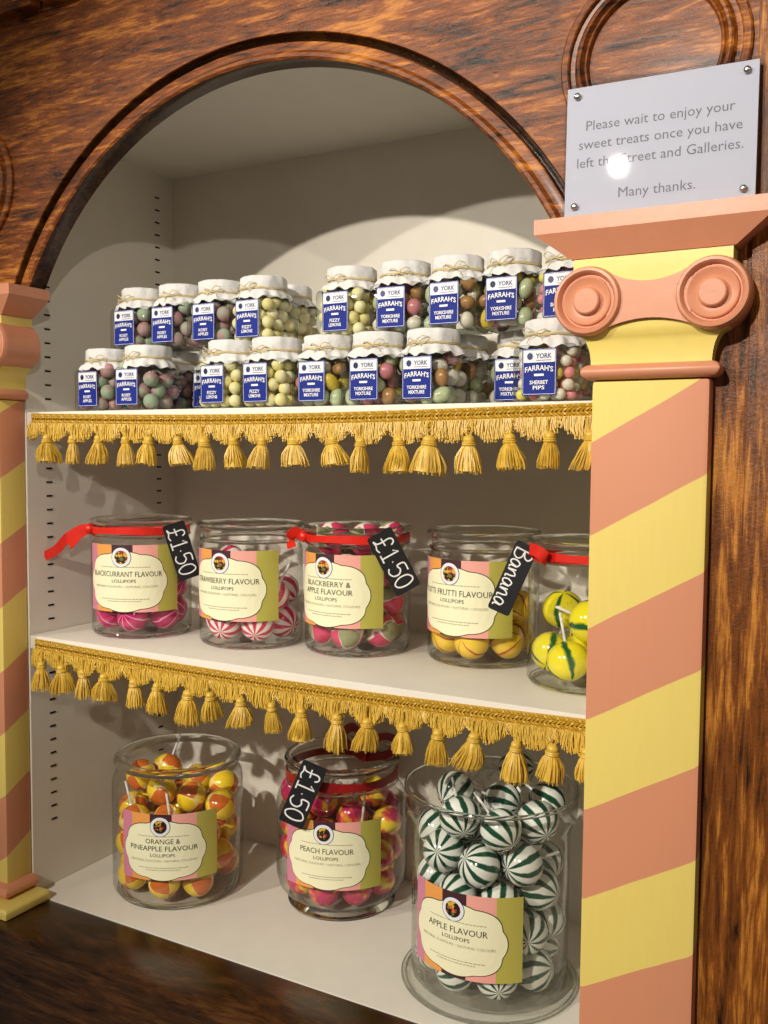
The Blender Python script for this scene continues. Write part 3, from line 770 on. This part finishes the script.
def price_tag(c, azdeg, Ln, wd, tilt, txt, size, label, flip, mat=None):
    """hanging card; az = direction its face looks (world degrees)"""
    root = thing('price_tag', label, 'price tag', c, (0,0,0), 'black handwritten tags hanging from the jars')
    base = Euler((0,0,math.radians(azdeg+90))).to_matrix() @ Euler((0, -math.radians(tilt), 0)).to_matrix()
    root.rotation_euler = base.to_euler()
    mb = MB(); cr = .004; pts = []
    for sx, sz, a0 in ((1,1,0),(-1,1,90),(-1,-1,180),(1,-1,270)):
        for q in range(4):
            a = math.radians(a0+30*q); pts.append((sx*(wd/2-cr)+cr*math.cos(a), sz*(Ln/2-cr)+cr*math.sin(a)))
    n = len(pts); mb.poly([(a,-.0008,b) for a, b in pts]); mb.poly([(a,.0008,b) for a, b in reversed(pts)])
    b = len(mb.v); mb.add([(a,-.0008,c_) for a, c_ in pts]+[(a,.0008,c_) for a, c_ in pts], [(i, n+i, n+(i+1) % n, (i+1) % n) for i in range(n)])
    mb.build('card', M['tagblack'], root, smooth=False)
    mb = MB(); pen(mb, txt, size, size*.085, -.0010)
    rr = (lambda p: (p[2], p[1], -p[0])) if flip > 0 else (lambda p: (-p[2], p[1], p[0]))
    mb.xf(rr).xf(lambda p: (p[0], -.0009+(p[1]+.001)*.3, p[2])); mb.build('handwriting', M['chalk'], root)
price_tag((.2426,.1280,-.1575), -37.3, .103, .0400, 17.1, '\u00a31.50', .030, 'black \u00a31.50 tag hanging at right of the far left middle-shelf jar', 1)
price_tag((.6480,.1686,-.1554), -50.2, .1065, .0440, 28.4, '\u00a31.50', .031, 'black \u00a31.50 tag hanging at right of the central middle-shelf jar', 1)
price_tag((.8778,.0987,-.1577), -72, .1060, .0330, -22.7, 'Banana', .0265, 'black tag handwritten Banana hanging beside the right pillar', 1)
price_tag((.4936,.1400,-.5560), -65, .113, .0440, -22.2, '\u00a31.50', .033, 'black \u00a31.50 tag hanging from the dark-ribboned bottom-shelf jar', 1)

# ------------------------------------------------------------------ small square sweet jars
SW, SH = .084, .107
def rsq(h, e, n=8):
    """rounded square outline, half size h, corner radius e"""
    out = []
    for sx, sy, a0 in ((1,1,0),(-1,1,90),(-1,-1,180),(1,-1,270)):
        for q in range(n): a = math.radians(a0+90*q/(n-1)); out.append((sx*(h-e)+e*math.cos(a), sy*(h-e)+e*math.sin(a)))
    return out
def loft(mb, secs):
    n = len(secs[0]); vs = [p for s in secs for p in s]; fs = []
    for i in range(len(secs)-1):
        for k in range(n): l = (k+1) % n; fs.append((i*n+k, i*n+l, (i+1)*n+l, (i+1)*n+k))
    mb.add(vs, fs)
h = SW/2
mb = MB(); S = []
for hh, e, z in ((h-.006,.004,.0012),(h-.002,.005,.0015),(h,.006,.005),(h,.006,.066),(h-.001,.007,.0700),(h-.004,.012,.0740),(h-.009,.022,.0760),(.031,.0305,.078),(.0305,.030,.084)):
    S.append([(x, y, z) for x, y in rsq(hh, min(e, hh-.0002))])
loft(mb, S); mb.poly([(x,y,.0012) for x, y in reversed(rsq(h-.006,.004))]); JM_glass = mb.mesh('glass_body', M['sqglass'], angle=60)
def lid_mesh(seed):
    r = random.Random(seed); mb = MB(); n = 64; rows = []
    ph = [r.uniform(0,6.28) for _ in range(4)]
    def ring(f, zf): rows.append([(f(a)*1.13*math.cos(a), f(a)*1.13*math.sin(a), zf(a)-.0068) for a in [2*PI*k/n for k in range(n)]])
    top = lambda a: .0335+.0007*math.cos(8*a+ph[0])+.0003*math.sin(13*a+ph[1])
    ring(lambda a: .001, lambda a: .1145); ring(lambda a: .02, lambda a: .1148+.0004*math.sin(3*a+ph[0])); ring(lambda a: top(a)-.002, lambda a: .1145); ring(lambda a: top(a), lambda a: .1125)
    ring(lambda a: top(a)+.0006*math.cos(8*a+ph[2]), lambda a: .1040); ring(lambda a: .0335+.0010*math.cos(16*a+ph[1]), lambda a: .0965); ring(lambda a: .0322+.0006*math.cos(20*a), lambda a: .0930)
    pl = lambda a: math.cos(14*a+ph[2])+.6*math.cos(9*a+ph[3])
    ring(lambda a: .0350+.0012*pl(a), lambda a: .0895); ring(lambda a: .0376+.0015*pl(a)+.002*abs(math.cos(2*a+ph[0])), lambda a: .0850+.0008*pl(a+.5)); 
    ring(lambda a: .0388+.0020*pl(a)+.0035*abs(math.cos(2*a+ph[0])), lambda a: .0800+.0018*pl(a+.5)-.003*abs(math.cos(2*a+ph[0])))
    loft(mb, rows); return mb.mesh('cloth_cover', M['cloth'], angle=70)
def twine_mesh(seed):
    r = random.Random(seed); mb = MB()
    for dz in (0, .0016): mb.tube([((.0382)*math.cos(2*PI*k/40), .0382*math.sin(2*PI*k/40), .0868+dz+.0006*math.sin(k)) for k in range(41)], .0009, 5)
    a = r.uniform(-.35,.35); k = Vector((.040*math.sin(a), -.040*math.cos(a), .0873)); mb.ball(.0022, k, 8, 6)
    for s in (-1, 1):
        w = r.uniform(.012,.019); dzz = r.uniform(.000,.008)
        mb.tube([k+Vector((s*w*u*1.1, -.003-.004*math.sin(PI*u)+.006*u*u, dzz*u+hh)) for u, hh in ((0,0),(.25,.003),(.6,.005),(.95,.002),(1.,-.001),(.8,-.004),(.4,-.004),(0,0))], .0008, 5)
        mb.tube([k+Vector((s*.012*u, -.002-.002*u, -.010*u*u*r.uniform(.7,1.5))) for u in (0,.3,.6,1)], .0008, 5)
    return mb.mesh('twine_bow', M['twine'])
LIDS = [lid_mesh(s) for s in range(5)]; TWN = [twine_mesh(s) for s in range(5)]
def small_label(l1, l2):
    a = MB(); lw, lh = .0235, .0300
    def rr(hx, hz, cz, y, mi, e=.0018):
        pts = []
        for sx, sz, a0 in ((1,1,0),(-1,1,90),(-1,-1,180),(1,-1,270)):
            for q in range(4): t = math.radians(a0+30*q); pts.append((sx*(hx-e)+e*math.cos(t), y, cz+sz*(hz-e)+e*math.sin(t)))
        a.poly(pts, mi)
    rr(lw, lh, 0, -.0002, 0); rr(lw-.0012, lh-.0012, 0, -.0004, 1); rr(lw-.0018, lh-.0018, 0, -.0006, 0, .0014); rr(lw-.0022, .0078, .0198, -.0008, 1, .0012)
    lab = a.mesh('printed_label', [M['blue'], M['white']], smooth=False)
    b = MB()
    def put(txt, wd, ht, x0, z0, mi, arch=0):
        vs, fs = fit_text(txt, wd, ht, .022); b.add([(x+x0, -.0011, z+z0-arch*x*x) for x, z in vs], fs, mi)
    put('YORK', .0215, .0062, .0062, .0172, 1)
    for k in range(8):
        t = 2*PI*k/8; b.lathe([(.0001,0),(.0016,0)], 8, 1, 'y', (-.0125+.0028*math.cos(t), -.0011, .0200+.0032*math.sin(t)))
    b.lathe([(.0001,0),(.0026,0)], 12, 1, 'y', (-.0125, -.0011, .0200))
    b.box(-.004, .0165, -.0011, -.00105, .0142, .0149, 1)
    put("FARRAH'S", .0385, .0066, 0, .0020, 0, 7.5)
    b.box(-.0065, .0065, -.0011, -.00105, -.0055, -.0025, 0)
    put(l1, .0030*len(l1)+.004, .0048, 0, -.0158, 0); put(l2, .0030*len(l2)+.004, .0048, 0, -.0226, 0)
    return lab, b.mesh('lettering', [M['white'], M['navy']], smooth=False)
LAB = {'rosy': small_label('ROSEY', 'APPLES'), 'lemon': small_label('FIZZY', 'LEMONS'), 'mix': small_label('YORKSHIRE', 'MIXTURE'), 'pips': small_label('SHERBET', 'PIPS')}
def sweet_meshes():
    d = {}
    b = MB(); b.ball(.0128, (0,0,0), 16, 10); d['rosy'] = [b.mesh('sugared_sweet', M['rosy']), b.mesh('sugared_sweet', M['rosy2'])]
    b = MB(); b.ball(.0100, (0,0,0), 14, 9); d['lemon'] = [b.mesh('lemon_sweet', M['lemon'])]
    b = MB(); b.ball(.0078, (0,0,0), 12, 8); d['pips'] = [(b.mesh('sherbet_pip', M[k]), nm) for k, nm in (('pip_yellow','yellow'),('pip_pink','pink'),('pip_white','white'))]
    d['mix'] = []
    for k, sc in (('pale green', (1.25,.9,.9)), ('white', (1.0,1.0,.85)), ('yellow', (1.3,.85,.85)), ('pink', (1,1,1)), ('amber', (1.1,1.0,.8))):
        b = MB(); b.ball(.0122, (0,0,0), 16, 10, sc); d['mix'].append((b.mesh('boiled_sweet', M['mix_'+k]), k))
    return d
SWT = sweet_meshes()
PK = {'rosy': (.0128, 34, .5), 'lemon': (.0100, 68, .3), 'pips': (.0080, 118, .3), 'mix': (.0122, 40, .5)}
def small_jar(x, yf, z, kind, label, where, seed, dx=0, full=True, rz=None, grp='square sweet jars on the top shelf', lblk=True):
    r = random.Random(seed); rot = r.uniform(-.05,.05) if rz is None else rz
    cy = yf+SW/2
    root = thing('sweet_jar', label, 'jar', (x, cy, z+.0003), (0,0,rot), grp)
    link('glass_body', JM_glass, root); link('cloth_cover', LIDS[seed % 5], root, rot=(0,0,r.choice((0,PI/2,PI))+r.uniform(-.2,.2))); link('twine_bow', TWN[(seed*2) % 5], root)
    if lblk:
        lb = link('printed_label', LAB[kind][0], root, (dx, -h-.0003, .0385)); link('lettering', LAB[kind][1], lb)
    if not full: return
    rad, n, _ = PK[kind]; P = pack(n, rad, boxc(h-.0022, .0022), .075, 100+seed, 200)
    c, s = math.cos(rot), math.sin(rot); src = None
    for p in P:
        if p[2] > .074: continue
        if not (p[1] < -h+3.1*rad or p[0] > h-3.1*rad or (kind in ('rosy','mix') and p[0] < -h+2.2*rad)): continue
        wx, wy = x+c*p[0]-s*p[1], cy+s*p[0]+c*p[1]
        if kind == 'rosy': me = SWT['rosy'][r.random() < .45]; nm = 'sugared pink-and-green sweet'; on = 'boiled_sweet'
        elif kind == 'lemon': me = SWT['lemon'][0]; nm = 'pale yellow sugared sweet'; on = 'lemon_sweet'
        elif kind == 'pips': me, k = SWT['pips'][r.choice((0,0,1,1,2,2))]; nm = 'tiny %s sherbet pip' % k; on = 'sherbet_pip'
        else: me, k = SWT['mix'][r.choice((0,0,1,1,2,3,4))]; nm = '%s boiled sweet' % k; on = 'boiled_sweet'
        o = link(on, me, None, (wx, wy, z+.0003+p[2]), (r.uniform(0,6.28), r.uniform(0,6.28), r.uniform(0,6.28)))
        lab = '%s inside %s' % (nm, where); tag(o, lab, 'sweet', '%ss inside %s' % (nm, where))
zf, zu = Z1, Z1+SH+.0012
SJ = [(.148,.024,zf,'rosy','square jar of pink-green sweets at the far left end of the front row','the far left front-row jar',-.006),
      (.256,.012,zf,'rosy','square jar of pink-green sweets, second from left in the front row','the second front-row jar',-.011),
      (.428,.015,zf,'lemon','front-row square jar of yellow sweets nearer the pink-green jars','the left front-row lemon jar',-.006),
      (.517,.015,zf,'lemon','front-row square jar of yellow sweets touching the mixed sweet jars','the right front-row lemon jar',-.010),
      (.598,.028,zf,'mix','front-row jar of mixed boiled sweets next to the lemon jars','the first mixed front-row jar',-.004),
      (.679,.028,zf,'mix','front-row jar of mixed boiled sweets, middle one of three','the middle mixed front-row jar',-.002),
      (.768,.030,zf,'mix','front-row jar of mixed boiled sweets beside the dark gap','the mixed jar beside the gap',-.004),
      (.954,.012,zf,'pips','front-row square jar of tiny pink, yellow and white pips','the front-row pips jar',-.004),
      (.183,.075,zu,'rosy','upper-row square jar of pink-green sweets at the far left end','the far left upper-row jar',-.006),
      (.269,.075,zu,'rosy','upper-row jar of pink-green sweets, middle one of three','the second upper-row jar',-.006),
      (.352,.076,zu,'rosy','upper-row jar of pink-green sweets beside the upper lemon jar','the third upper-row jar',-.004),
      (.435,.077,zu,'lemon','upper-row jar of yellow sweets beside the pink-green jars','the left upper lemon jar',-.002),
      (.426,.164,zu,'lemon','jar of yellow sweets tucked behind the left upper lemon jar','the rearmost upper lemon jar',0),
      (.605,.075,zu,'lemon','upper-row jar of yellow sweets standing next to upper mixed sweets','the right upper lemon jar',-.003),
      (.699,.075,zu,'mix','upper-row jar of mixed sweets next to the upper lemon jar','the first upper mixed jar',-.004),
      (.787,.075,zu,'mix','upper-row jar of mixed sweets, middle one of three','the middle upper mixed jar',-.002),
      (.872,.075,zu,'mix','upper-row jar of mixed sweets close to the right pillar','the third upper mixed jar',-.002),
      (.9585,.075,zu,'pips','upper-row jar of pips half hidden behind the pillar capital','the upper jar behind the pillar',-.004)]
xs = [q[0]-.0065 for q in SJ]; xs[0] -= .008; xs[1] -= .012
for row in (range(0, 8), [8, 9, 10, 11, 13, 14, 15, 16, 17]):
    row = list(row)
    for a, b in zip(row[-2::-1], row[:0:-1]): xs[a] = min(xs[a], xs[b]-.0868)
for i, (x, yf, z, kd, lb, wh, dx) in enumerate(SJ): small_jar(xs[i], yf, z, kd, lb, wh, i+1, dx)
# the back row that carries the upper one, glimpsed between the front jars
small_jar(.310, .115, zf, 'rosy', 'back-row jar of pink-green sweets glimpsed in the gap before the lemons', 'the back-row jar at the left gap', 40, -.004)
small_jar(.866, .115, zf, 'mix', 'lower jar of mixed sweets set back and half hidden by the pips jar', 'the set-back lower mixed jar', 41, -.004)
small_jar(.212, .115, zf, 'rosy', 'back-row jar of pink-green sweets directly behind the second front-row jar', 'the jar behind the second front-row jar', 42, 0, lblk=False)
small_jar(.768, .116, zf, 'mix', 'back-row jar of mixed sweets glimpsed in the dark gap before the pips jar', 'the back-row jar at the right gap', 43, 0, lblk=False)
for i, x in enumerate((.118, .402, .492, .582, .674)):
    small_jar(x, .115, zf, 'mix', 'square jar in the hidden back row under the upper jars', 'x', 50+i, 0, False, grp='back-row jars carrying the upper row', lblk=False)
small_jar(.430, .202, zf, 'mix', 'square jar standing under the rearmost upper lemon jar', 'x', 60, 0, False, grp='back-row jars carrying the upper row', lblk=False)
small_jar(.953, .115, zf, 'mix', 'square jar hidden under the upper jar behind the pillar', 'x', 61, 0, False, grp='back-row jars carrying the upper row', lblk=False)

# ------------------------------------------------------------------ lights
def spot(name, loc, tgt, power, size, blend, rad, col):
    l = bpy.data.lights.new(name, 'SPOT'); l.energy = power; l.spot_size = math.radians(size); l.spot_blend = blend; l.shadow_soft_size = rad; l.color = col
    o = bpy.data.objects.new(name, l); COL.objects.link(o); o.location = loc
    o.rotation_euler = (Vector(tgt)-Vector(loc)).to_track_quat('-Z', 'Y').to_euler()
warm = (1, .93, .81)
spot('ceiling_spot', (.57, -3.0, 1.44), (.84, 0, -.18), 352, 42, .7, .035, warm)
spot('ceiling_spot', (-1.17, -3.0, 1.39), (.92, 0, -.18), 265, 33, .7, .035, warm)
spot('ceiling_spot', (3.38, -3.0, 1.43), (.32, 0, .46), 120, 25, .8, .035, warm)
w = bpy.data.worlds.new('World'); scene.world = w; w.use_nodes = True
bg = w.node_tree.nodes['Background']; bg.inputs[0].default_value = (1, .90, .77, 1); bg.inputs[1].default_value = .11

# ------------------------------------------------------------------ camera
yaw, pitch, roll, fpx = .50337, -.06276, .0077, 937.98
fw = Vector((-math.sin(yaw)*math.cos(pitch), math.cos(yaw)*math.cos(pitch), math.sin(pitch)))
r0 = Vector((math.cos(yaw), math.sin(yaw), 0)); u0 = r0.cross(fw)
rt = r0*math.cos(roll)+u0*math.sin(roll); up = u0*math.cos(roll)-r0*math.sin(roll)
cd = bpy.data.cameras.new('Camera'); cam = bpy.data.objects.new('Camera', cd); COL.objects.link(cam)
cam.matrix_world = Matrix(((rt.x, up.x, -fw.x, CAM[0]), (rt.y, up.y, -fw.y, CAM[1]), (rt.z, up.z, -fw.z, CAM[2]), (0,0,0,1)))
cd.sensor_fit = 'VERTICAL'; cd.sensor_height = 36; cd.lens = fpx/1024*36; cd.clip_start = .01
scene.camera = cam
# ------------------------------------------------------------------ view
vs_ = scene.view_settings; vs_.view_transform = 'Standard'; vs_.look = 'None'; vs_.gamma = 1; vs_.use_curve_mapping = False; vs_.exposure = 0
scene.cycles.use_denoising = True
scene.cycles.transparent_max_bounces = 32; scene.cycles.max_bounces = 16; scene.cycles.transmission_bounces = 12
scene.cycles.sample_clamp_indirect = 6
